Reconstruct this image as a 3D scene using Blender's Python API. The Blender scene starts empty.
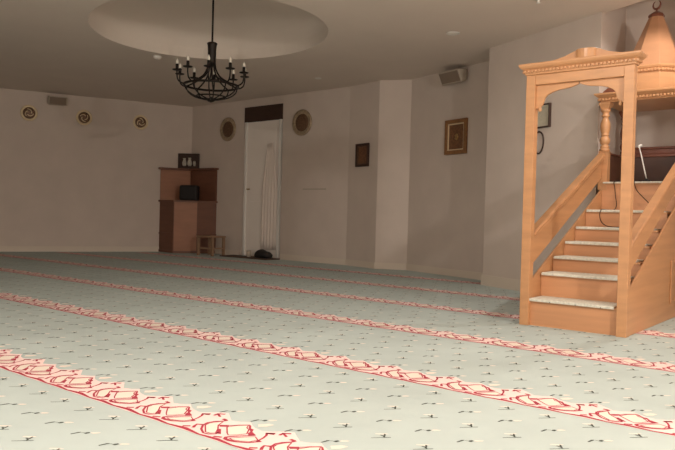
import bpy, bmesh, math, random
import numpy as np
from mathutils import Vector, Matrix
from mathutils.geometry import tessellate_polygon
random.seed(4)
C = bpy.context.scene.collection
PI = math.pi

# ------------------------------------------------------------------ camera
F, YAW, PITCH, ROLL, CH = 685.6, 0.67297, -0.014374, -0.026883, 0.79406
def look():
    f = Vector((-math.sin(YAW)*math.cos(PITCH), math.cos(YAW)*math.cos(PITCH), math.sin(PITCH)))
    r = Vector((math.cos(YAW), math.sin(YAW), 0)); d = -r.cross(f)
    r2 = r*math.cos(ROLL) + d*math.sin(ROLL); d2 = -r*math.sin(ROLL) + d*math.cos(ROLL)
    return r2, d2, f
r_, d_, f_ = look()
cam = bpy.data.cameras.new('camera'); cam.sensor_width = 36; cam.lens = F*36/675
cam.clip_start = 0.05; cam.clip_end = 100
co = bpy.data.objects.new('camera', cam); C.objects.link(co)
M = Matrix.Identity(4)
for i in range(3):
    M[i][0] = r_[i]; M[i][1] = -d_[i]; M[i][2] = -f_[i]
M[2][3] = CH
co.matrix_world = M
bpy.context.scene.camera = co

# ------------------------------------------------------------------ world, light, exposure
w = bpy.data.worlds.new('world'); bpy.context.scene.world = w; w.use_nodes = True
w.node_tree.nodes['Background'].inputs[0].default_value = (.02, .018, .015, 1)
w.node_tree.nodes['Background'].inputs[1].default_value = 1
vs = bpy.context.scene.view_settings
vs.view_transform = 'Standard'; vs.look = 'None'; vs.exposure = 0.12; vs.gamma = 1.0
vs.use_curve_mapping = False
def lamp(name, loc, power, col, rad):
    l = bpy.data.lights.new(name, 'POINT'); l.energy = power; l.color = col; l.shadow_soft_size = rad
    o = bpy.data.objects.new(name, l); C.objects.link(o); o.location = loc; return o
WARM = (1.0, .93, .86)
def downspot(name, loc, power, col, rad):
    l = bpy.data.lights.new(name, 'SPOT'); l.energy = power; l.color = col; l.shadow_soft_size = rad
    l.spot_size = math.radians(172); l.spot_blend = .25
    o = bpy.data.objects.new(name, l); C.objects.link(o); o.location = loc; return o
lamp('lamp_right', (2.5, 2.1, 2.0), 335, WARM, .12)
downspot('lamp_front', (-1.9, 2.5, 2.74), 88, WARM, .08)
lamp('lamp_near', (-1.8, -1.2, 1.7), 195, WARM, .12)
downspot('lamp_minbar', (-1.28, 6.02, 2.74), 50, WARM, .03)

# ------------------------------------------------------------------ materials
def lin(c): 
    c = c/255; return c/12.92 if c <= .04045 else ((c+.055)/1.055)**2.4
def rgb(*c): return (lin(c[0]), lin(c[1]), lin(c[2]), 1)
MATS = {}
def mat(name, col, rough=.6, metal=0, noise=None, bump=0, spec=.5, coat=0, emit=None):
    """noise = (scale xyz, amount, detail)"""
    m = bpy.data.materials.new(name); m.use_nodes = True; nt = m.node_tree
    b = nt.nodes['Principled BSDF']; b.inputs['Base Color'].default_value = col
    b.inputs['Roughness'].default_value = rough; b.inputs['Metallic'].default_value = metal
    b.inputs['Specular IOR Level'].default_value = spec
    if coat: b.inputs['Coat Weight'].default_value = coat; b.inputs['Coat Roughness'].default_value = .15
    if noise:
        tc = nt.nodes.new('ShaderNodeTexCoord'); mp = nt.nodes.new('ShaderNodeMapping')
        mp.inputs['Scale'].default_value = noise[0]
        nz = nt.nodes.new('ShaderNodeTexNoise'); nz.inputs['Scale'].default_value = 1; nz.inputs['Detail'].default_value = noise[2]
        nt.links.new(tc.outputs['Object'], mp.inputs[0]); nt.links.new(mp.outputs[0], nz.inputs['Vector'])
        cr = nt.nodes.new('ShaderNodeValToRGB')
        a = noise[1]
        cr.color_ramp.elements[0].position = .3; cr.color_ramp.elements[1].position = .7
        cr.color_ramp.elements[0].color = tuple(c*(1-a) for c in col[:3])+(1,)
        cr.color_ramp.elements[1].color = tuple(min(1, c*(1+a)) for c in col[:3])+(1,)
        nt.links.new(nz.outputs['Fac'], cr.inputs[0]); nt.links.new(cr.outputs[0], b.inputs['Base Color'])
        if bump:
            bp = nt.nodes.new('ShaderNodeBump'); bp.inputs['Strength'].default_value = bump; bp.inputs['Distance'].default_value = .01
            nt.links.new(nz.outputs['Fac'], bp.inputs['Height']); nt.links.new(bp.outputs[0], b.inputs['Normal'])
    MATS[name] = m; return m
M_wall = mat('painted_plaster', rgb(214, 199, 187), .9, noise=((3, 3, 3), .03, 4), bump=.05)
M_ceil = mat('ceiling_paint', rgb(226, 213, 200), .92, noise=((2, 2, 2), .02, 3))
M_base = mat('baseboard_paint', rgb(220, 206, 190), .55)
M_carpet = mat('carpet_ground', rgb(190, 201, 197), .97, noise=((2.2, 2.2, 1), .05, 6), spec=.1)
M_cream = mat('carpet_cream', rgb(246, 218, 212), .97, spec=.1)
M_leaf = mat('carpet_pale_leaf', rgb(238, 224, 210), .97, spec=.1)
M_red = mat('carpet_red', rgb(180, 70, 84), .97, spec=.1)
M_dark = mat('carpet_dark', rgb(88, 92, 86), .97, spec=.1)
WG = ((30, 3, 3), .10, 5)
M_wood = mat('beech', rgb(196, 144, 100), .45, noise=((5, 1.2, 22), .09, 5), coat=.12)
M_wood2 = mat('beech_riser', rgb(202, 146, 104), .42, noise=((1.5, 5, 20), .09, 5), coat=.2)
M_cone = mat('beech_spire', rgb(188, 137, 101), .4, noise=((3, 3, 9), .10, 4), coat=.3)
M_walnut_shade = mat('walnut_and_shade', rgb(84, 52, 38), .45, noise=((4, 4, 18), .15, 4))
M_redwood_shade = mat('mahogany_and_shaded_beech', rgb(120, 66, 46), .3, noise=((4, 4, 20), .12, 4), coat=.3)
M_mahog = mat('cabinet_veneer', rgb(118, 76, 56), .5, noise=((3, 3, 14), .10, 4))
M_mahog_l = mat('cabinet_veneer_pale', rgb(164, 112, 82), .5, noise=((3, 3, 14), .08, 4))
M_tread = mat('tread_carpet', rgb(214, 210, 196), .97, noise=((60, 60, 60), .14, 3), spec=.1)
M_iron = mat('black_iron', rgb(38, 32, 28), .45, metal=.6)
M_bulb = mat('bulb_glass', rgb(236, 228, 214), .15)
M_white = mat('white_paint', rgb(246, 236, 226), .6)
M_whitep = mat('white_plastic', rgb(235, 230, 222), .35)
M_grey = mat('grey_plastic', rgb(186, 172, 154), .6)
M_greyd = mat('speaker_grille', rgb(136, 118, 102), .7)
M_brownd = mat('dark_brown', rgb(66, 44, 34), .6, noise=((5, 5, 20), .12, 3))
M_gold = mat('gilt', rgb(178, 146, 92), .4, metal=.5)
M_brass = mat('brass_rim', rgb(228, 206, 168), .35, metal=.0)
M_bronze = mat('bronze_plate', rgb(112, 84, 62), .4, metal=.3, noise=((40, 40, 40), .4, 3))
M_plate = mat('grey_bronze_plate', rgb(176, 156, 130), .35, metal=.4, noise=((30, 30, 30), .25, 3))
M_black = mat('black_cloth', rgb(30, 25, 24), .7)
M_cloth = mat('white_cloth', rgb(240, 226, 214), .85)
M_mattan = mat('brown_mat', rgb(92, 74, 62), .95)
M_stool = mat('stool_wood', rgb(150, 118, 92), .5)
M_art = mat('brown_artwork', rgb(120, 82, 54), .6, noise=((35, 35, 35), .35, 4))
M_frame = mat('gilt_brown_frame', rgb(140, 98, 60), .4, noise=((30, 30, 30), .2, 3))
M_olive = mat('pale_artwork', rgb(208, 200, 180), .5, noise=((30, 30, 30), .08, 3))
M_lens = mat('lamp_lens', rgb(245, 240, 230), .3)
M_jug = mat('jug_grey', rgb(190, 182, 168), .5, noise=((40, 40, 40), .2, 2))

# ------------------------------------------------------------------ mesh helpers
class MB:
    def __init__(s): s.v = []; s.f = []; s.m = []; s.sm = []
    def add(s, vs_, fs, mi=0, smooth=False):
        n = len(s.v); s.v += [tuple(v) for v in vs_]
        for f in fs: s.f.append(tuple(i+n for i in f)); s.m.append(mi); s.sm.append(smooth)
        return s
    def box(s, x0, x1, y0, y1, z0, z1, mi=0):
        vs_ = [(x, y, z) for z in (z0, z1) for y in (y0, y1) for x in (x0, x1)]
        return s.add(vs_, [(0, 2, 3, 1), (4, 5, 7, 6), (0, 1, 5, 4), (2, 6, 7, 3), (0, 4, 6, 2), (1, 3, 7, 5)], mi)
    def obox(s, o, ax, ay, az, sx, sy, sz, mi=0):
        """box centred at o, half sizes sx sy sz along unit axes"""
        o = Vector(o); ax, ay, az = Vector(ax), Vector(ay), Vector(az)
        vs_ = [o+ax*x*sx+ay*y*sy+az*z*sz for z in (-1, 1) for y in (-1, 1) for x in (-1, 1)]
        return s.add(vs_, [(0, 2, 3, 1), (4, 5, 7, 6), (0, 1, 5, 4), (2, 6, 7, 3), (0, 4, 6, 2), (1, 3, 7, 5)], mi)
    def prism(s, poly, ex, mi=0, smooth=False):
        """poly: 3-D points of a planar polygon; ex: extrusion vector"""
        n = len(poly); ex = Vector(ex); a = [Vector(q) for q in poly]
        s.add(a+[q+ex for q in a], [tuple(range(n))[::-1], tuple(range(n, 2*n))] +
              [(i, (i+1) % n, (i+1) % n+n, i+n) for i in range(n)], mi, smooth)
        return s
    def tube(s, pts, r, n=8, mi=0, cap=True, closed=False):
        pts = [Vector(q) for q in pts]; rr = r if isinstance(r, (list, tuple)) else [r]*len(pts)
        vs_ = []; up = None; N = len(pts)
        for i, q in enumerate(pts):
            a = pts[(i-1) % N] if (closed or i > 0) else q; b = pts[(i+1) % N] if (closed or i < N-1) else q
            t = (b-a).normalized()
            if up is None:
                up = t.orthogonal().normalized()
            up = (up - t*up.dot(t)).normalized(); sd = t.cross(up)
            for k in range(n):
                c = 2*PI*k/n; vs_.append(q+(up*math.cos(c)+sd*math.sin(c))*rr[i])
        fs = []
        for i in range(N if closed else N-1):
            j = (i+1) % N
            for k in range(n): fs.append((i*n+k, i*n+(k+1) % n, j*n+(k+1) % n, j*n+k))
        if cap and not closed: fs += [tuple(range(n))[::-1], tuple(range((N-1)*n, N*n))]
        return s.add(vs_, fs, mi, True)
    def lathe(s, c, prof, n=20, mi=0, axis=(0, 0, 1), phase=0, smooth=True, sx=1, sy=1):
        """prof: list of (radius, height along axis)"""
        c = Vector(c); az = Vector(axis).normalized()
        ax = Vector((1, 0, 0)) if abs(az.z) > .9 else Vector((0, 0, 1)).cross(az).normalized()
        ay = az.cross(ax); vs_ = []
        for r, h in prof:
            for k in range(n):
                t = 2*PI*k/n+phase; vs_.append(c+ax*r*sx*math.cos(t)+ay*r*sy*math.sin(t)+az*h)
        fs = [(i*n+k, i*n+(k+1) % n, (i+1)*n+(k+1) % n, (i+1)*n+k) for i in range(len(prof)-1) for k in range(n)]
        fs += [tuple(range(n))[::-1], tuple(range((len(prof)-1)*n, len(prof)*n))]
        return s.add(vs_, fs, mi, smooth)
    def loft(s, rings, mi=0, smooth=False):
        n = len(rings[0]); vs_ = [q for r in rings for q in r]
        fs = [(i*n+k, i*n+(k+1) % n, (i+1)*n+(k+1) % n, (i+1)*n+k) for i in range(len(rings)-1) for k in range(n)]
        fs += [tuple(range(n))[::-1], tuple(range((len(rings)-1)*n, len(rings)*n))]
        return s.add(vs_, fs, mi, smooth)
    def moulding(s, x0, x1, y0, y1, prof, mi=0):
        return s.loft([[(x0-o, y0-o, z), (x1+o, y0-o, z), (x1+o, y1+o, z), (x0-o, y1+o, z)] for o, z in prof], mi)

def wpos(o):
    p = Vector((0, 0, 0))
    while o: p += o.location; o = o.parent
    return p
def obj(name, mb, mats, parent=None, loc=None, bevel=0, label=None):
    """link the collected shapes as ONE mesh object (coordinates given in world space)"""
    me = bpy.data.meshes.new(name)
    base = wpos(parent) if parent else Vector((0, 0, 0))
    o0 = Vector(loc)-base if loc else Vector((0, 0, 0))
    off = base+o0
    me.from_pydata([tuple(Vector(v)-off) for v in mb.v], [], mb.f)
    if not isinstance(mats, (list, tuple)): mats = [mats]
    for m in mats: me.materials.append(m)
    me.polygons.foreach_set('material_index', mb.m); me.polygons.foreach_set('use_smooth', mb.sm)
    bm = bmesh.new(); bm.from_mesh(me); bmesh.ops.recalc_face_normals(bm, faces=bm.faces); bm.to_mesh(me); bm.free()
    me.update()
    o = bpy.data.objects.new(name, me); C.objects.link(o); o.parent = parent; o.location = o0
    if bevel:
        b = o.modifiers.new('bevel', 'BEVEL'); b.width = bevel; b.segments = 2; b.limit_method = 'ANGLE'; b.angle_limit = math.radians(40)
    if label: o['label'] = label
    return o
def tag(o, label, cat, group=None):
    o['label'] = label; o['category'] = cat
    if group: o['group'] = group
    return o
def thing(name, loc, label, cat, group=None):
    o = bpy.data.objects.new(name, None); C.objects.link(o); o.location = loc; o.empty_display_size = .1
    return tag(o, label, cat, group)
def struct(name, mb, mats, parent=None, bevel=0):
    o = obj(name, mb, mats, parent, bevel=bevel)
    o['kind'] = 'structure'
    return o
def V2(x, y): return Vector((x, y, 0))

# ------------------------------------------------------------------ the room shell
H = 2.84; HN = 3.12; T = .14
P = [(-13.54, 2.35), (-10.68, 8.74), (-6.69, 8.63), (-6.0, 8.46), (-5.56, 8.66), (-3.55, 7.97), (-3.76, 7.55), (-2.21, 6.81),
     (-2.21, 7.60), (-.70, 7.60), (-.70, 6.09), (5.0, 6.09), (5.0, -6.0), (-13.54, -6.0)]
NAMES = ['wall_left', 'wall_back', 'wall_jog', 'wall_column', 'wall_bay', 'wall_pier', 'wall_right_back', 'wall_niche_left', 'wall_niche_back',
         'wall_niche_right', 'wall_right_front', 'wall_right', 'wall_near', 'wall_near_left']
n = len(P)
def inward(i):
    a, b = Vector(P[i]), Vector(P[(i+1) % n]); d = (b-a).normalized(); return Vector((d.y, -d.x))
def mitre(i, off):
    """corner i moved outward by off"""
    n1, n2 = -inward((i-1) % n), -inward(i); k = (n1+n2); k = k/(1+n1.dot(n2))
    q = Vector(P[i])+k*off; return q
DOOR = (1.53, 2.50)           # span along the back wall
for i in range(n):
    a, b = Vector(P[i]), Vector(P[(i+1) % n]); A, B = mitre(i, T), mitre((i+1) % n, T)
    top = HN+.1 if 'niche' in NAMES[i] else H+.02
    mb = MB()
    if NAMES[i] == 'wall_back':
        d = (b-a).normalized(); o = -inward(i)
        s0, s1 = a+d*DOOR[0], a+d*DOOR[1]
        def q(u): return (u.x, u.y, 0)
        mb.prism([q(a), q(s0), q(s0+o*T), q(A)], (0, 0, top))
        mb.prism([q(s1), q(b), q(B), q(s1+o*T)], (0, 0, top))
        mb.prism([(s0.x, s0.y, 2.70), (s1.x, s1.y, 2.70), ((s1+o*T).x, (s1+o*T).y, 2.70), ((s0+o*T).x, (s0+o*T).y, 2.70)], (0, 0, top-2.70))
    else:
        mb.prism([(a.x, a.y, 0), (b.x, b.y, 0), (B.x, B.y, 0), (A.x, A.y, 0)], (0, 0, top))
    struct(NAMES[i], mb, M_wall)
# baseboards
for i in range(n):
    a, b = Vector(P[i]), Vector(P[(i+1) % n]); d = (b-a).normalized(); t = .016
    A, B = mitre(i, -t), mitre((i+1) % n, -t)
    mb = MB(); hb = .125 if NAMES[i] == 'wall_right_back' else .095
    def run(a, b, A, B):
        mb.prism([(a.x, a.y, 0), (b.x, b.y, 0), (B.x, B.y, 0), (A.x, A.y, 0)], (0, 0, hb))
    if NAMES[i] == 'wall_back':
        s0, s1 = a+d*(DOOR[0]-.03), a+d*(DOOR[1]+.03); k = inward(i)*t
        run(a, s0, A, s0+k); run(s1, b, s1+k, B)
    else: run(a, b, A, B)
    struct('baseboard_'+NAMES[i][5:], mb, M_base)

# ceiling with its round recess
DC = Vector((-6.05, 5.17)); DA = math.radians(-15); da, db = 1.45, 1.29; ND = 72
def ell(k, s=1.0):
    c, s_ = math.cos(DA), math.sin(DA); t = 2*PI*k/ND
    x, y = da*s*math.cos(t), db*s*math.sin(t)
    return (DC.x+c*x-s_*y, DC.y+s_*x+c*y)
mb = MB()
outer = [Vector((*mitre(i, .05), H)) for i in range(n) if i not in (8, 9)]
hole = [Vector((*ell(k), H)) for k in range(ND)][::-1]
tri = tessellate_polygon([outer, hole])
mb.add(outer+hole, tri)
rings = [(1.0, H), (.992, H+.06), (.985, H+.13)]
for k in range(1, 11):
    t = k/10; rings.append((.985*math.cos(t*PI/2*.98), H+.130+.38*math.sin(t*PI/2)))
vs_ = [(*ell(k, s), z) for s, z in rings for k in range(ND)]
fs = [(i*ND+k, i*ND+(k+1) % ND, (i+1)*ND+(k+1) % ND, (i+1)*ND+k) for i in range(len(rings)-1) for k in range(ND)]
sm = len(mb.f)
mb.add(vs_, fs[:2*ND]); mb.add(vs_, fs[2*ND:]+[tuple(range((len(rings)-1)*ND, len(rings)*ND))], 0, True)
# niche ceiling and the step between the two heights
a, b = Vector(P[7]), Vector(P[10])
mb.add([(a.x, a.y-.001, H), (b.x, b.y-.001, H), (b.x, b.y-.001, HN), (a.x, a.y-.001, HN)], [(0, 1, 2, 3)])
mb.add([(-2.3, 7.7, HN), (-.6, 7.7, HN), (-.6, 6.0, HN), (-2.3, 6.8, HN)], [(0, 1, 2, 3)])
struct('ceiling', mb, M_ceil)

# floor: fitted carpet; the woven pattern is part of its mesh
S0, SP, PU = 1.605, 1.2, .35
fl = MB()
fl.add([(*mitre(i, .05), 0) for i in range(n)], [tuple(range(n))], 0)
def strip(pts, wd):
    """flat ribbon polygons along a 2-D line"""
    out = []
    pts = [Vector(q) for q in pts]
    wl = wd if isinstance(wd, list) else [wd]*len(pts)
    L = []; R = []
    for i, q in enumerate(pts):
        t = (pts[min(i+1, len(pts)-1)]-pts[max(i-1, 0)]).normalized(); nn = Vector((-t.y, t.x))
        L.append(q+nn*wl[i]/2); R.append(q-nn*wl[i]/2)
    for i in range(len(pts)-1): out.append([R[i], R[i+1], L[i+1], L[i]])
    return out
motif = []      # (polygon, height, material)
topline = [(0, .200), (.03, .232), (.062, .250), (.10, .222), (.144, .190), (.18, .203), (.209, .228), (.24, .205), (.27, .190), (.315, .180), (.35, .200)]
for i in range(len(topline)-1):
    (u0, v0), (u1, v1) = topline[i], topline[i+1]
    motif.append(([(u0, -.005), (u1, -.005), (u1, v1), (u0, v0)], .0006, 1))
leafA = [(.19, .125), (.206, .165), (.233, .193), (.25, .168), (.27, .16), (.288, .135), (.30, .12), (.285, .09), (.262, .065), (.24, .08)]
leafB = [(.115, .085), (.108, .112), (.116, .138), (.132, .158), (.15, .118), (.185, .085), (.21, .052), (.2, .036), (.176, .034)]
leafC = [(.29, .045), (.31, .04), (.34, .05), (.37, .07), (.375, .1), (.345, .118), (.32, .09)]
leafD = [(.250, .226), (.275, .260), (.300, .262), (.292, .225), (.272, .205)]
for lf in (leafA, leafB, leafC, leafD):
    motif.append((lf, .0009, 2))
    if lf is not leafD:
        for q in strip(lf+lf[:1], .0055): motif.append((q, .0011, 3))
for poly in ([(.228, .202), (.245, .195), (.268, .172), (.284, .171), (.299, .148), (.335, .131), (.318, .11), (.299, .126), (.292, .145), (.255, .173)],
             [(.218, .049), (.235, .055), (.192, .094), (.184, .088)],
             [(.149, .121), (.178, .145), (.193, .131), (.17, .109)]):
    motif.append((poly, .0013, 3))
for pts, wd in (([(.182, .139), (.203, .169), (.233, .198)], .006),
                ([(.109, .079), (.099, .112), (.107, .138), (.126, .162), (.132, .182)], .010),
                ([(.109, .079), (.14, .045), (.179, .021), (.204, .025), (.22, .043), (.213, .062)], .009),
                ([(.335, .129), (.303, .09), (.28, .06), (.274, .043), (.283, .031), (.305, .028), (.336, .035), (.373, .058), (.388, .084), (.392, .098)],
                 [.008, .008, .010, .014, .016, .016, .011, .009, .011, .02]),
                ([(.384, .087), (.375, .127), (.364, .154), (.348, .173), (.362, .178), (.375, .185)], [.008, .008, .009, .012, .014, .014]),
                ([(.412, .022), (.434, .041)], .012),
                ([(.456, .035), (.442, .055), (.435, .072), (.455, .083)], .012),
                ([(.346, .17), (.373, .191)], .014),
                ([(.396, .188), (.391, .213), (.416, .229)], .012),
                ([(.391, .213), (.427, .192)], .010), ([(.455, .182), (.478, .179)], .014),
                ([(0, .001), (.09, .012), (.175, .001), (.265, .009), (.35, .001)], [.010, .020, .010, .018, .010]),
                ([(.235, .02), (.264, .034)], .012)):
    for q in strip(pts, wd): motif.append((q, .0013, 3))
sprA = [([(-.042, -.050), (-.034, -.050), (-.026, -.012), (-.031, -.004), (-.038, -.014)], .0007, 4), ([(-.036, -.012), (-.006, -.003), (-.006, .000), (-.034, -.009)], .0008, 4),
        ([(-.007, -.008), (.006, -.006), (.009, .012), (-.002, .017), (-.009, .006)], .0009, 4),
        ([(.008, .014), (.008, .026), (.020, .038), (.038, .046), (.036, .032), (.022, .016)], .0007, 2)]
sprB = [([(-.026, -.056), (-.022, -.058), (.036, .004), (.032, .008)], .0007, 4), ([(-.018, -.003), (-.016, .004), (.005, .004), (.018, -.012), (.012, -.015), (-.002, -.004)], .0009, 4),
        ([(.0, .0), (.006, .006), (-.006, .026), (-.014, .024)], .0009, 4),
        ([(-.044, -.002), (-.029, .004), (-.012, .016), (.003, .038), (-.012, .033), (-.031, .018), (-.044, .005)], .0007, 2)]
def inside(x, y, m=.05):
    if y < -.4 or y > 8.6 or x > 3.2: return False
    c = False
    for i in range(n):
        (x0, y0), (x1, y1) = P[i], P[(i+1) % n]
        if (y0 > y) != (y1 > y) and x < (x1-x0)*(y-y0)/(y1-y0)+x0: c = not c
    if not c: return False
    for i in range(7):
        a = Vector(P[i]); k = inward(i); b = Vector(P[i+1]); d = (b-a).normalized(); t = (Vector((x, y))-a).dot(d)
        if -m < t < (b-a).length+m and 0 < (Vector((x, y))-a).dot(k) < m: return False
    return True
def stamp(items, ox, oy, k=1):
    for poly, z, mi in items: fl.add([(ox+q[0]*k, oy+q[1]*k, z) for q in poly], [tuple(range(len(poly)))], mi)
for row in range(-1, 6):
    y0 = S0+SP*row
    for k in range(-38, 10):
        x0 = k*PU+.035
        if inside(x0, y0) and inside(x0+PU, y0+.12) and inside(x0+.1, y0+.25): stamp(motif, x0, y0)
    for j in range(1, 7):
        yy = y0-.095-(j-1)*.166
        for k in range(-76, 20):
            x0 = k*PU/2+(.008 if j % 2 else .0955)
            if inside(x0, yy, .1): stamp(sprB if j % 2 else sprA, x0, yy, .84)
struct('floor', fl, [M_carpet, M_cream, M_leaf, M_red, M_dark])

# wall frames of reference
def wl(i):
    a, b = Vector(P[i]), Vector(P[i+1]); d = (b-a).normalized(); k = inward(i)
    return a, d, k
def wp(i, s, off, z):
    a, d, k = wl(i); q = a+d*s+k*off; return Vector((q.x, q.y, z))
def wbox(mb, i, s0, s1, o0, o1, z0, z1, mi=0):
    a, d, k = wl(i)
    mb.obox(wp(i, (s0+s1)/2, (o0+o1)/2, (z0+z1)/2), (d.x, d.y, 0), (k.x, k.y, 0), (0, 0, 1), (s1-s0)/2, (o1-o0)/2, (z1-z0)/2, mi)
    return mb

# ------------------------------------------------------------------ the door in the back wall
mb = MB(); wbox(mb, 1, DOOR[0], DOOR[1], -T-.03, -T, 0, 2.70); struct('wall_doorway', mb, M_wall)
mb = MB(); wbox(mb, 1, 1.60, 2.43, -.05, -.012, .02, 2.43)
for z0, z1 in ((.15, 1.0), (1.12, 2.3)):
    wbox(mb, 1, 1.70, 2.33, -.014, -.007, z0, z1)
dr = struct('door_1', mb, M_white, bevel=.004)
mb = MB(); wbox(mb, 1, 1.56, 1.60, -.12, .02, 0, 2.43); wbox(mb, 1, 2.43, 2.47, -.12, .02, 0, 2.43)
struct('door_frame', mb, M_whitep, dr)
mb = MB(); mb.tube([wp(1, 1.655, -.012, 1.22), wp(1, 1.655, .03, 1.22), wp(1, 1.73, .03, 1.22)], .011, 8); struct('door_handle', mb, M_gold, dr)
mb = MB(); wbox(mb, 1, 1.53, 2.50, -.10, .012, 2.43, 2.70); wbox(mb, 1, 1.555, 2.475, .012, .018, 2.455, 2.675); struct('trim_1', mb, M_brownd, bevel=.004)
mb = MB(); wbox(mb, 1, 3.02, 3.53, 0, .012, 1.205, 1.225); struct('trim_2', mb, M_grey)

# a white cloth hanging on the right half of the door
mb = MB(); N = 26; rows = []
for j in range(13):
    z = 2.02-1.86*j/12
    rows.append([wp(1, 2.06+(.36*(.35+.65*min(1, j/5)))*i/N+.10*max(0, 1-j/5), -.0+.010+.014+.006*math.sin(i*1.15+j*.12)*min(1, .3+j*.12), z) for i in range(N+1)])
vs_ = [q for r in rows for q in r]
fs = [(j*(N+1)+i, j*(N+1)+i+1, (j+1)*(N+1)+i+1, (j+1)*(N+1)+i) for j in range(12) for i in range(N)]
mb.add(vs_, fs, 0, True)
o = obj('hanging_cloth', mb, M_cloth, loc=wp(1, 2.25, .024, .16)); sd = o.modifiers.new('solid', 'SOLIDIFY'); sd.thickness = .004
tag(o, 'white cloth hanging in folds on the right half of the white door', 'cloth')

# ------------------------------------------------------------------ the minbar
X0, X1 = -2.15, -1.37; YF = 4.945; PWD = .070
YL, YB = 6.62, 7.34                 # landing front, back
minbar = thing('minbar', ((X0+X1)/2, 6.1, 0), 'tall light-wood minbar with carpeted stairs, arched front frame and pointed canopy', 'pulpit')
def mp(name, mb, m=None, bevel=.003, parent=None, label=None): return obj(name, mb, m or M_wood, parent or minbar, bevel=bevel, label=label)
for x in (X0, X1-PWD):
    mp('post', MB().box(x, x+PWD, YF, YF+PWD, 0, 1.885))
mp('lintel', MB().box(X0+PWD, X1-PWD, YF+.004, YF+PWD-.004, 1.812, 1.885))
def dentils(mb, x0, x1, y0, y1, o, z0, z1, pitch=.028, w_=.017, sides='flrb'):
    def row(p0, p1, nx, ny):
        L_ = math.hypot(p1[0]-p0[0], p1[1]-p0[1]); k = int(L_/pitch); dx, dy = (p1[0]-p0[0])/L_, (p1[1]-p0[1])/L_
        for i in range(k+1):
            t = (L_-k*pitch)/2+i*pitch
            mb.obox((p0[0]+dx*t+nx*o/2, p0[1]+dy*t+ny*o/2, (z0+z1)/2), (dx, dy, 0), (nx, ny, 0), (0, 0, 1), w_/2, o/2+.002, (z1-z0)/2)
    if 'f' in sides: row((x0, y0), (x1, y0), 0, -1)
    if 'l' in sides: row((x0, y0), (x0, y1), -1, 0)
    if 'r' in sides: row((x1, y0), (x1, y1), 1, 0)
    if 'b' in sides: row((x0, y1), (x1, y1), 0, 1)
mb = MB(); yb = YF+PWD
mb.moulding(X0, X1, YF, yb, [(0, 1.885), (.010, 1.889), (.010, 1.898), (.014, 1.902), (.016, 1.922), (.026, 1.930), (.036, 1.936), (.042, 1.944), (.046, 1.950), (.047, 1.955), (.047, 1.964), (.042, 1.968)])
corn = mp('cornice', mb, bevel=.0015)
mb = MB(); dentils(mb, X0-.014, X1+.014, YF-.014, yb+.014, .012, 1.903, 1.922); mp('dentil_band', mb, parent=corn, bevel=.003)
# pediment: an ogee plate with a half-round block in its middle
prof = [(-.36, .0), (-.33, .006), (-.28, .012), (-.22, .022), (-.16, .036), (-.12, .052), (-.095, .062), (-.085, .066)]
pcx = (X0+X1)/2+.045
pts = [(pcx+u, YF+.02, 1.967+h) for u, h in prof]+[(pcx-u, YF+.02, 1.967+h) for u, h in prof[::-1]]
mb = MB().prism(pts, (0, .035, 0)); pd = mp('pediment', mb, bevel=.004)
mb = MB(); cx = (X0+X1)/2; hp = [(pcx+.075*math.cos(PI+PI*k/10), YF+.03+.05*math.sin(PI+PI*k/10), 1.968) for k in range(11)]
mb.prism(hp+[(pcx+.075, YF+.06, 1.966), (pcx-.075, YF+.06, 1.966)], (0, 0, .070), smooth=False); mp('keystone', mb, parent=pd, bevel=.002)
# arch spandrels
arch = [(-.004, 1.796), (-.03, 1.786), (-.07, 1.774), (-.15, 1.765), (-.20, 1.752), (-.238, 1.734), (-.255, 1.715), (-.262, 1.695), (-.268, 1.672), (-.280, 1.655), (-.298, 1.640), (-(.39-PWD), 1.632)]
for sg in (1, -1):
    pts = [(cx+sg*u, YF+.030, z) for u, z in arch]+[(cx-sg*.312, YF+.030, 1.812), (cx-sg*.004, YF+.030, 1.812)]
    pts = [(cx+(-(.39-PWD) if sg > 0 else .39-PWD), YF+.030, 1.812)]+[(cx+sg*u, YF+.030, z) for u, z in arch[::-1]]+[(cx-sg*.004, YF+.030, 1.812)]
    sp = mp('spandrel', MB().prism(pts, (0, .022, 0)), bevel=.002)
    mp('drop_knob', MB().lathe((cx-sg*.292, YF+.036, 1.612), [(.002, 0), (.012, .006), (.015, .016), (.010, .026), (.013, .032), (.006, .04)], 12), parent=sp, bevel=0)
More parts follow.
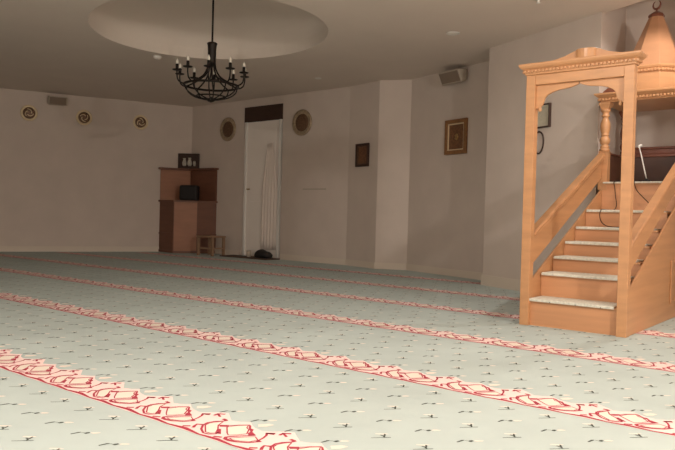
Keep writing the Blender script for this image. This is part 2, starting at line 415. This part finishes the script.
# stringers, balustrades, hand rails
zr = lambda y: .715+.462*(y-5.05)
zs = lambda y: .340+.480*(y-5.05)
zp = lambda y: .455+.480*(y-5.05)
ya, yz = YF+PWD, YL
for side, xc in (('l', X0+.036), ('r', X1-.036)):
    if side == 'r':
        zr = lambda y: .662+.472*(y-5.05)
        zp = lambda y: .428+.495*(y-5.05)
    xo0, xo1 = (xc-.004, xc+.014) if side == 'l' else (xc+.014, xc+.030)
    mp('side_panel', MB().prism([(xo0, ya, 0), (xo0, ya, zs(ya)), (xo0, yz, zs(yz)), (xo0, yz, 1.13), (xo0, YB, 1.13), (xo0, YB, 0)], (xo1-xo0, 0, 0)))
    mp('balustrade_panel', MB().prism([(xc-.010, ya, zp(ya)), (xc-.010, ya, zr(ya)-.05), (xc-.010, yz, zr(yz)-.05), (xc-.010, yz, zp(yz))], (.020, 0, 0)))
    mb = MB()
    for hw, t0, t1 in ((.030, 0, .008), (.035, .008, .028), (.026, .026, .036), (.031, .036, .052), (.020, .030, .058)):
        mb.prism([(xc-hw, ya, zr(ya)-t1), (xc-hw, ya, zr(ya)-t0), (xc-hw, yz+.01, zr(yz+.01)-t0), (xc-hw, yz+.01, zr(yz+.01)-t1)], (2*hw, 0, 0))
    mp('hand_rail', mb, bevel=.004)
    xs = X1-.006 if side == 'r' else X0+.006
    e = .012 if side == 'r' else -.012
    mb = MB()
    for y0, y1, z0, z1 in ((6.17, 6.20, .13, .49), (7.22, 7.25, .13, .49), (6.20, 7.22, .46, .49), (6.20, 7.22, .13, .16)):
        mb.box(min(xs, xs+e), max(xs, xs+e), y0, y1, z0, z1)
    mp('panel_moulding', mb, bevel=.004)
# steps
YK = [4.985, 5.215, 5.46, 5.70, 5.95, 6.205, YL+.01]; ZK = [.206, .390, .510, .628, .752, .905, 1.175]
xi0, xi1 = X0+.052, X1-.052
for k in range(7):
    zb = 0 if k == 0 else ZK[k-1]-.025
    mp('riser', MB().box(xi0, xi1, YK[k], YK[k]+.018, zb, ZK[k]-.03), M_wood2, bevel=0)
    yend = YK[k+1]+.018 if k < 6 else YB-.02
    tr = mp('tread', MB().box(xi0, xi1, YK[k]-.012, yend, ZK[k]-.030, ZK[k]-.014), M_wood, bevel=.003)
    mb = MB().box(xi0+.012, xi1-.040, YK[k]-.024, yend-.002, ZK[k]-.016, ZK[k])
    mb.box(xi0+.012, xi1-.040, YK[k]-.026, YK[k]-.012, ZK[k]-(.022 if k < 6 else .014), ZK[k]-.002)
    mb2 = mb
    if k == 0:
        for xx in (xi0+.17, xi0+.36, xi0+.54): mb.box(xx, xx+.010, YK[k]-.0275, YK[k]-.018, ZK[k]-.022, ZK[k]-.012, 1)
    mp('tread_carpet', mb, [M_tread, M_dark], parent=tr, bevel=.005, label='pale carpet strip glued over the step edge')
mp('back_panel', MB().box(xi0, xi1, YB-.02, YB, 0, 1.14), bevel=0)
# newels, turned columns, parapets
colprof = [(.040, 0), (.042, .010), (.042, .020), (.030, .026), (.034, .034), (.037, .046), (.030, .054), (.024, .060), (.033, .072), (.040, .092), (.041, .108), (.034, .130), (.024, .144), (.031, .150), (.034, .156), (.026, .163),
           (.032, .180), (.038, .205), (.040, .235), (.037, .268), (.028, .300), (.022, .318), (.024, .326), (.033, .332), (.033, .340), (.024, .348), (.026, .366), (.036, .380), (.040, .392)]
ZN = 1.465
for x in (X0+.054, X1-.054):
    for y in (YL+.045, YB-.045):
        front = y < 7
        nw = mp('newel', MB().box(x-.042, x+.042, y-.042, y+.042, 1.10 if front else 1.16, ZN-.008).moulding(x-.034, x+.034, y-.034, y+.034, [(0, ZN-.012), (.012, ZN-.008), (.012, ZN-.002), (.004, ZN)]), bevel=.002)
        col = mp('column', MB().lathe((x, y, ZN), [(r*1.17, h) for r, h in colprof], 20), M_wood if front else M_redwood_shade, bevel=0)  # back columns: their shade is put into the colour as red-brown
        mp('capital', MB().moulding(x-.028, x+.028, y-.028, y+.028, [(0, 1.856), (.006, 1.870), (.012, 1.885), (.020, 1.900), (.024, 1.905), (.024, 1.925)]), M_wood if front else M_redwood_shade, parent=col, bevel=.001)  # back capitals carry the same painted shade
yp0, yp1 = YL+.087, YB-.087
for x in (X0+.036, X1-.036):
    mp('parapet', MB().box(x-.014, x+.014, yp0, yp1, 1.176, 1.452), M_walnut_shade, label='dark brown parapet panel')
    mp('parapet_rail', MB().box(x-.026, x+.026, yp0, yp1, 1.452, 1.468), M_redwood_shade)
xb0, xb1 = X0+.078, X1-.078
mp('parapet', MB().box(xb0, xb1, YB-.060, YB-.032, 1.176, 1.46), M_walnut_shade, label='dark brown parapet panel at the back')  # the shade on this back panel is painted in with the darker wood
mb = MB().box(xb0, xb1, YB-.085, YB-.010, 1.535, 1.556).box(xb0, xb1, YB-.066, YB-.026, 1.485, 1.536).box(xb0, xb1, YB-.082, YB-.012, 1.455, 1.486)
mp('backrest_rail', mb, M_redwood_shade, bevel=.006, label='red-brown rail across the back of the landing')
mp('stile', MB().box(-1.60, -1.565, YB-.075, YB-.058, 1.178, 1.455), M_redwood_shade)
# canopy
mb = MB(); cx0, cx1, cy0, cy1 = X0+.018, X1-.018, YL+.0, YB
mb.moulding(cx0, cx1, cy0, cy1, [(0, 1.925), (.0, 1.935), (.012, 1.938), (.014, 1.962), (.026, 1.972), (.038, 1.984), (.050, 1.990), (.052, 2.004), (.044, 2.008)])
can = mp('canopy', mb, bevel=.0015)
mb = MB(); dentils(mb, cx0-.012, cx1+.012, cy0-.012, cy1+.012, .016, 1.940, 1.962, .030, .018); mp('dentil_band', mb, parent=can, bevel=.003)
ccx, ccy = (X0+X1)/2, (YL+YB)/2+.03
def octo(R, z): return [(ccx+R*math.cos(PI/8+k*PI/4), ccy+R*math.sin(PI/8+k*PI/4), z) for k in range(8)]
dm = mp('drum', MB().loft([octo(.290, 2.006), octo(.290, 2.20)]), bevel=.002)
mb = MB().loft([octo(.288, 2.196), octo(.298, 2.200), (octo(.300, 2.226)), octo(.312, 2.236), octo(.320, 2.250), octo(.320, 2.260), octo(.27, 2.268)])
for k in range(8):
    a, b = Vector(octo(.300, 2.214)[k]), Vector(octo(.300, 2.214)[(k+1) % 8]); L_ = (b-a).length; d = (b-a)/L_; nn = Vector((d.y, -d.x, 0)); kk = int(L_/.03)
    for i in range(kk+1):
        mb.obox(a+d*(i+.5)*L_/(kk+1)+nn*.006, d, nn, (0, 0, 1), .009, .009, .011)
mp('drum_cornice', mb, parent=dm, bevel=.002)
sp = mp('spire', MB().loft([octo(.274, 2.264), octo(.266, 2.285), octo(.218, 2.40), octo(.135, 2.60), octo(.062, 2.775)]), M_cone, bevel=.003)
mp('spire_cap', MB().loft([octo(.068, 2.760), octo(.074, 2.768), octo(.074, 2.782), octo(.062, 2.795), octo(.036, 2.812), octo(.014, 2.822)]), M_redwood_shade, parent=sp, bevel=.003)
mb = MB().tube([(ccx, ccy, 2.82), (ccx, ccy, 2.846)], .009, 10)
cz = 2.884; u1 = Vector((.92, -.39, 0)); R_ = .040
pts = []; rr = []
for k in range(25):
    t = math.radians(-90+(-152+304*k/24)); pts.append(Vector((ccx, ccy, cz))+u1*R_*math.cos(t)+Vector((0, 0, R_*math.sin(t)))); rr.append(.003+.0075*math.sin(PI*k/24))
mb.tube(pts, rr, 8)
mp('crescent_finial', mb, M_redwood_shade, parent=sp, bevel=0, label='dark crescent finial open at the top')
mb = MB()
mb.prism([(X0+.01, YL+.02, 2.006), (X0+.03, YL+.02, 2.030), (X0+.07, YL+.02, 2.060), (X0+.12, YL+.02, 2.064), (X0+.15, YL+.02, 2.04), (X0+.19, YL+.02, 2.022), (X0+.22, YL+.02, 2.006)], (0, .03, 0))
mp('corner_ornament', mb, M_redwood_shade, parent=can, bevel=.004)

# things on the minbar
mic = thing('microphone', (-1.72, 6.70, 1.176), 'thin white rod slanting up from a small black base on the minbar landing', 'microphone')
obj('base', MB().lathe((-1.72, 6.70, 1.176), [(.038, 0), (.040, .006), (.036, .014), (.016, .020), (.014, .030)], 18), M_black, mic)
obj('rod', MB().tube([(-1.722, 6.70, 1.204), (-1.748, 6.71, 1.30), (-1.782, 6.735, 1.42), (-1.806, 6.75, 1.50)], [.005, .0055, .0055, .005], 10), M_whitep, mic)
obj('head', MB().tube([(-1.806, 6.75, 1.497), (-1.812, 6.752, 1.512), (-1.800, 6.756, 1.520), (-1.785, 6.76, 1.522)], [.009, .012, .012, .009], 10), M_whitep, mic)

def smoothpath(pts, n_=6):
    pts = [Vector(q) for q in pts]; out = []
    for i in range(len(pts)-1):
        a, b, c, d = pts[max(i-1, 0)], pts[i], pts[i+1], pts[min(i+2, len(pts)-1)]
        for k in range(n_):
            t = k/n_; out.append(.5*((2*b)+(c-a)*t+(2*a-5*b+4*c-d)*t*t+(3*b-a-3*c+d)*t*t*t))
    return out+[pts[-1]]
CORD = smoothpath([(-1.76, 6.67, 1.182), (-1.90, 6.64, 1.182), (-1.975, 6.598, 1.176), (-1.976, 6.612, 1.12), (-1.965, 6.612, 1.03), (-1.955, 6.61, .96), (-1.965, 6.585, .915), (-1.965, 6.40, .909), (-1.955, 6.22, .909), (-1.958, 6.172, .895), (-1.966, 6.172, .85), (-1.948, 6.172, .795), (-1.905, 6.165, .765), (-1.84, 6.14, .756), (-1.75, 6.12, .756)], 8)
C2 = smoothpath([(-1.78, 6.68, 1.182), (-1.795, 6.62, 1.183), (-1.80, 6.594, 1.176), (-1.78, 6.60, 1.10), (-1.72, 6.60, 1.03), (-1.66, 6.598, .97), (-1.60, 6.585, .916), (-1.55, 6.50, .911)], 8)
obj('cable', MB().tube(CORD, .0034, 7).tube(C2, .0034, 7), M_iron, mic, label='thin dark cable trailing down over the upper steps')

# ------------------------------------------------------------------ corner pulpit in the back left corner
c0 = Vector(P[1]); dL = (Vector(P[0])-c0).normalized(); dB = (Vector(P[2])-c0).normalized(); kL, kB = inward(0), inward(1)
def foot(e, z):
    """outline of the corner unit grown outward by e, resting against both walls"""
    g = .004
    a = c0+dL*(.60+e); b = c0+dB*(.80+e)
    fl_ = Vector((-10.43, 8.14)); fr_ = Vector((-10.17, 8.50))
    out = (fl_+fr_)/2-c0; out.normalize()
    inn = c0+(kL+kB)/(1+kL.dot(kB))*g
    q = [inn, a+kL*g, fl_+out*e-dB*0, fr_+out*e, b+kB*g]
    return [(v.x, v.y, z) for v in q]
pul = thing('corner_pulpit', (-10.4, 8.4, 0), 'brown wooden corner pulpit with tall backboards standing in the far left corner', 'pulpit')
fp = foot(0, 0)
obj('body', MB().prism(foot(0, .02), (0, 0, .94)), M_mahog, pul, bevel=.004)
a, b = Vector(fp[2]), Vector(fp[3]); d = (b-a).normalized(); nn = Vector((d.y, -d.x, 0)); mid = (a+b)/2
if nn.dot(mid-Vector((*c0, 0))) < 0: nn = -nn
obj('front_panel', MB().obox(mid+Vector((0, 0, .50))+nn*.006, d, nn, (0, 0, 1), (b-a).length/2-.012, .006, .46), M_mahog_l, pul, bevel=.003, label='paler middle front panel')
obj('mid_moulding', MB().prism(foot(.012, .345), (0, 0, .03)), M_mahog, pul, bevel=.004)
obj('plinth', MB().prism(foot(.010, 0), (0, 0, .05)), M_mahog, pul, bevel=.004)
obj('shelf', MB().prism(foot(.03, .96), (0, 0, .035)), M_mahog, pul, bevel=.004)
def wbox2(i, s0, s1, o0, o1, z0, z1): return wbox(MB(), i, s0, s1, o0, o1, z0, z1)
LL = (Vector(P[1])-Vector(P[0])).length
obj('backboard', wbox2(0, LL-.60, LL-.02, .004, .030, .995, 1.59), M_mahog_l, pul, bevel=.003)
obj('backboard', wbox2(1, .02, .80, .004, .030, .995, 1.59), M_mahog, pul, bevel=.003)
obj('top_ledge', wbox(wbox2(0, LL-.64, LL-.01, .004, .12, 1.585, 1.62), 1, .01, .84, .004, .12, 1.585, 1.62), M_mahog, pul, bevel=.004)
kd = Vector((kL.x+kB.x, kL.y+kB.y, 0)).normalized(); ks = Vector((-kd.y, kd.x, 0))
q0 = Vector((c0.x, c0.y, 0))+kd*.42-ks*0+Vector((.09, .07, 0))
o = obj('case', MB().obox(q0+Vector((0, 0, .997+.145)), ks, kd, (0, 0, 1), .175, .10, .145), M_black, loc=q0+Vector((0, 0, .996)), bevel=.035)
tag(o, 'black rounded case standing on the shelf of the brown corner pulpit', 'case')
q0 = Vector((c0.x, c0.y, 0))+kd*.16
pf = thing('picture_frame', q0+Vector((0, 0, 1.621)), 'dark framed picture of pale jugs standing on top of the corner pulpit', 'picture')
mb = MB(); zc = 1.621+.145
for sx_, sz_, hx, hz in ((-1, 0, .022, .145), (1, 0, .022, .145), (0, 1, .165, .022), (0, -1, .165, .022)):
    mb.obox(q0+ks*sx_*.187+Vector((0, 0, zc+sz_*.123)), ks, kd, (0, 0, 1), hx if sx_ else .165, .022, hz if sx_ else .022)
obj('frame', mb, M_brownd, pf, bevel=.004)
obj('picture', MB().obox(q0+Vector((0, 0, zc))-kd*.006, ks, kd, (0, 0, 1), .166, .004, .102), M_brownd, pf)
mb = MB()
for u, s_ in ((-.02, 1), (.085, .95), (-.115, .6)):
    mb.lathe(q0-ks*u+Vector((0, 0, zc-.098))+kd*.004, [(.026*s_, 0), (.040*s_, .02), (.045*s_, .06), (.034*s_, .10), (.022*s_, .135*s_), (.032*s_, .16*s_)], 14)
obj('jug', mb, M_jug, pf, label='pale jugs in low relief')

# stool beside it
st = thing('stool', (-9.54, 8.30, 0), 'small worn wooden stool beside the corner pulpit', 'stool')
sx0, sx1, sy0, sy1 = -9.76, -9.32, 8.14, 8.46
obj('seat', MB().box(sx0, sx1, sy0, sy1, .33, .36), M_stool, st, bevel=.006)
for x in (sx0+.03, sx1-.03):
    for y in (sy0+.03, sy1-.03): obj('leg', MB().prism([(x-.022, y-.022, 0), (x+.022, y-.022, 0), (x+.022, y+.022, 0), (x-.022, y+.022, 0)], (0, 0, .33)), M_stool, st, bevel=.003)
obj('stretcher', MB().box(sx0+.05, sx1-.05, sy0+.02, sy0+.04, .12, .15), M_stool, st)
obj('stretcher', MB().box(sx1-.04, sx1-.02, sy0+.05, sy1-.05, .12, .15), M_stool, st)
o = obj('door_mat', MB().box(-9.28, -8.12, 8.28, 8.62, .002, .022), M_mattan, loc=(-8.8, 8.45, .002), bevel=.004)
tag(o, 'dark brown mat on the carpet before the white door', 'mat')
mb = MB(); rings = []
for k, (xx, hw, h) in enumerate([(-8.50, .02, .03), (-8.47, .08, .08), (-8.42, .11, .135), (-8.36, .12, .15), (-8.30, .12, .12), (-8.23, .11, .115), (-8.18, .08, .09), (-8.15, .02, .03)]):
    rings.append([(xx, 8.42+hw*math.cos(2*PI*j/14), .024+h*max(0, .5+.5*math.sin(2*PI*j/14))) for j in range(14)])
mb.loft(rings, 0, True)
o = obj('bag', mb, M_black, loc=(-8.32, 8.42, .024)); tag(o, 'slumped black bag lying on the mat at the foot of the white door', 'bag')
o = obj('cup', MB().lathe((-8.68, 8.42, .0225), [(.034, 0), (.036, .004), (.044, .11), (.040, .112), (.033, .012)], 16), M_grey, loc=(-8.68, 8.42, .0225))
tag(o, 'small grey cup on the mat left of the black bag', 'cup')

# ------------------------------------------------------------------ things on the walls
def round_plate(i, s, z, r, name, label, group, m_rim, m_mid):
    a, d, k = wl(i); c = wp(i, s, .002, z); ax = (k.x, k.y, 0)
    t = thing(name, c, label, 'plate', group)
    ri = .66 if r > .2 else .70
    obj('rim', MB().lathe(c, [(r*.93, 0), (r, .008), (r*1.0, .018), (r*.94, .030), (r*(ri+.06), .020), (r*ri, .012)], 36, axis=ax), m_rim, t)
    mb = MB().lathe(c+Vector(ax)*.010, [(r*(ri+.02), 0), (r*ri, .006), (r*.5, .011), (r*.2, .013)], 30, axis=ax)
    obj('face', mb, m_mid, t)
    if r > .2: return t
    mb = MB(); dd = Vector((d.x, d.y, 0)); kk = Vector((k.x, k.y, 0)); zz = Vector((0, 0, 1))
    for ph in range(3):
        a0 = ph*2.1+s
        pts = [c+kk*.022+dd*r*.5*math.cos(a0+u*.35)*(.5+.09*u)+zz*r*.5*math.sin(a0+u*.35)*(.5+.09*u) for u in range(7)]
        mb.tube(pts, r*.055, 6)
    obj('ornament', mb, M_brass, t)
    return t
LW = ['small round gilt-rimmed plate on the left wall, left of the grey wall speaker',
      'middle of the three small gilt-rimmed plates, right of the left wall speaker',
      'small round gilt-rimmed plate on the left wall nearest the corner pulpit']
aL = (Vector((-12.06, 5.66))-Vector(P[0])).length
for (s, lb) in zip((.446, 1.366, 2.379), LW):
    round_plate(0, aL+s, 2.452, .142, 'wall_plate', lb, 'small round plates on the left wall', M_brass, M_bronze)
for s, lb in ((1.08, 'large dark bronze round plate on the back wall left of the door'), (2.966, 'large dark bronze round plate on the back wall right of the door')):
    round_plate(1, s, 2.335, .222, 'wall_plate', lb, 'large round plates beside the door', M_plate, M_bronze)
def wall_frame(i, s0, s1, z0, z1, label, m1, m2, m3, w1, w2, art=None):
    t = thing('wall_picture', wp(i, (s0+s1)/2, 0, z0), label, 'picture')
    def ring(a0, a1, b0, b1, w_, o0, o1):
        mb = MB()
        wbox(mb, i, a0, a0+w_, o0, o1, b0, b1); wbox(mb, i, a1-w_, a1, o0, o1, b0, b1); wbox(mb, i, a0+w_, a1-w_, o0, o1, b0, b0+w_); wbox(mb, i, a0+w_, a1-w_, o0, o1, b1-w_, b1)
        return mb
    obj('frame', ring(s0, s1, z0, z1, w1, .003, .034), m1, t, bevel=.004)
    obj('inner_border', ring(s0+w1, s1-w1, z0+w1, z1-w1, w2, .003, .022), m2, t, bevel=.002)
    mb = wbox2(i, s0+w1, s1-w1, .003, .010, z0+w1, z1-w1)
    obj('picture', mb, m3, t)
    return t
wall_frame(2, .205, .515, 1.555, 1.912, 'small dark brown framed picture on the narrow shaded wall', M_brownd, M_bronze, M_art, .035, .02)
t = wall_frame(4, .80, 1.235, 1.668, 2.145, 'brown and gilt framed picture under the ceiling speaker, right of the column', M_frame, M_brass, M_art, .055, .016)
mb = MB()
for k in range(5): mb.lathe(wp(4, 1.02+.022*math.cos(k*1.257), .010, 1.905+.03*math.sin(k*1.257)), [(.018, 0), (.016, .003), (.004, .005)], 10, axis=(inward(4).x, inward(4).y, 0))
obj('emblem', mb, M_gold, t)
wall_frame(6, .84, 1.075, 1.79, 2.045, 'pale picture in a thin dark frame on the wall seen through the minbar arch', M_brownd, M_olive, M_olive, .016, .02)
mb = MB(); a, d, k = wl(6); pts = []
for j in range(40):
    t_ = 2*PI*j/40; pts.append(wp(6, .905+.072*math.cos(t_)*(1+.08*math.sin(t_)), .012, 1.635+.118*math.sin(t_)))
mb.tube(pts, .0085, 8, closed=True); mb.tube([wp(6, .905, .0, 1.757), wp(6, .905, .02, 1.757)], .006, 8)
o = obj('bead_loop', mb, M_brownd, loc=wp(6, .905, 0, 1.757)); tag(o, 'dark loop of beads hanging below the thin framed picture beside the minbar', 'beads')
def speaker(i, s0, s1, z0, z1, label, tilt):
    a, d, k = wl(i); t = thing('wall_speaker', wp(i, (s0+s1)/2, 0, z0), label, 'speaker')
    w_ = (s1-s0)/2; dd = Vector((d.x, d.y, 0)); kk = Vector((k.x, k.y, 0)); zz = Vector((0, 0, 1)); c = wp(i, (s0+s1)/2, 0, 0)
    sec = [(.05, z1-.005), (.22, z1-.03), (.14, z0), (.06, z0+.03)]
    obj('cabinet', MB().prism([c-dd*w_+kk*o_+zz*z_ for o_, z_ in sec], dd*2*w_), M_grey, t, bevel=.012)
    a1 = c+kk*.22+zz*(z1-.03); b1 = c+kk*.14+zz*z0; ax = (a1-b1).normalized(); nn = dd.cross(ax); 
    if nn.dot(kk) < 0: nn = -nn
    obj('grille', MB().obox((a1+b1)/2+nn*.004, dd, ax, nn, w_-.02, (a1-b1).length/2-.018, .004), M_greyd, t, bevel=.002)
    obj('bracket', MB().obox(c+kk*.032+zz*((z0+z1)/2+.03), dd, kk, zz, .03, .034, .05), M_grey, t)
speaker(0, aL+.745, aL+1.06, 2.615, 2.79, 'grey wall speaker high on the left wall between small plates', .2)
speaker(4, .84, 1.24, 2.61, 2.80, 'grey wedge speaker under the ceiling above the gilt framed picture', .2)

# ceiling fittings
def downlight(x, y, r, label):
    t = thing('downlight', (x, y, H), label, 'ceiling light', 'small ceiling spotlights')
    obj('trim_ring', MB().lathe((x, y, H-.001), [(r, 0), (r, -.006), (r*.82, -.012), (r*.76, -.004)], 28), M_whitep, t)
    obj('lens', MB().lathe((x, y, H-.004), [(r*.77, 0), (r*.70, -.005), (r*.2, -.008)], 24), M_lens, t)
downlight(-3.79, 6.71, .075, 'small white ceiling spot nearest the minbar, left of the pier')
downlight(-6.70, 7.84, .05, 'small white ceiling spot near the back wall, left of the column')
o = obj('smoke_detector', MB().lathe((-7.62, 5.62, H), [(.055, 0), (.055, -.014), (.048, -.026), (.030, -.036), (.01, -.038)], 24), M_whitep, loc=(-7.62, 5.62, H))
tag(o, 'small white smoke detector on the ceiling at the left rim of the round recess', 'smoke detector')
o = obj('sprinkler', MB().lathe((-2.56, 6.10, H), [(.030, 0), (.030, -.005), (.012, -.008), (.012, -.03), (.02, -.034), (.02, -.038), (.004, -.042)], 16), M_whitep, loc=(-2.56, 6.10, H))
tag(o, 'tiny white fitting on the ceiling above the minbar front', 'ceiling fitting')

# ------------------------------------------------------------------ chandelier
ux, uy = DC.x+.024, DC.y+.020
ch = thing('chandelier', (ux, uy, 2.04), 'black iron chandelier of ten candle arms hanging from the round ceiling recess', 'chandelier')
ztop = H+.130+.38
obj('rod', MB().tube([(ux, uy, 2.70), (ux, uy, ztop)], .011, 8), M_iron, ch)
obj('ceiling_rose', MB().lathe((ux, uy, ztop), [(.07, 0), (.068, -.02), (.03, -.05), (.012, -.06)], 20), M_iron, ch)
obj('stem', MB().lathe((ux, uy, 0), [(.030, 2.46), (.046, 2.48), (.048, 2.62), (.052, 2.68), (.060, 2.705), (.045, 2.715), (.012, 2.72)], 18), M_iron, ch)
def circ(r, z, n_=48): return [(ux+r*math.cos(2*PI*k/n_), uy+r*math.sin(2*PI*k/n_), z) for k in range(n_)]
obj('ring', MB().tube(circ(.305, 2.225), .013, 8, closed=True), M_iron, ch)
obj('ring', MB().tube(circ(.165, 2.10), .009, 8, closed=True), M_iron, ch)
obj('finial', MB().lathe((ux, uy, 0), [(.004, 2.035), (.030, 2.045), (.056, 2.062), (.050, 2.074), (.022, 2.085), (.012, 2.10)], 18), M_iron, ch)
view = math.atan2(uy, ux)
for k in range(10):
    t = view-PI/2+math.radians(13+36*k); cs, sn = math.cos(t), math.sin(t)
    def pt(r, z): return (ux+r*cs, uy+r*sn, z)
    mb = MB()
    mb.tube(smoothpath([pt(.036, 2.52), pt(.05, 2.42), pt(.10, 2.33), pt(.20, 2.265), pt(.295, 2.228)], 5), .0085, 7)
    mb.tube(smoothpath([pt(.305, 2.225), pt(.28, 2.16), pt(.19, 2.10), pt(.04, 2.065)], 5), .0075, 7)
    mb.tube(smoothpath([pt(.24, 2.25), pt(.31, 2.222), pt(.37, 2.25), pt(.388, 2.31), pt(.388, 2.36)], 5), .0085, 7)
    arm = obj('arm', mb, M_iron, ch)
    obj('drip_pan', MB().lathe(pt(.388, 2.355), [(.015, 0), (.048, .006), (.054, .014), (.046, .012), (.018, .010)], 16), M_iron, arm)
    obj('candle_sleeve', MB().lathe(pt(.388, 2.365), [(.017, 0), (.017, .062), (.010, .066)], 12), M_iron, arm)
    obj('bulb', MB().lathe(pt(.388, 2.430), [(.010, 0), (.016, .012), (.017, .024), (.011, .044), (.002, .062)], 12), M_bulb, arm)
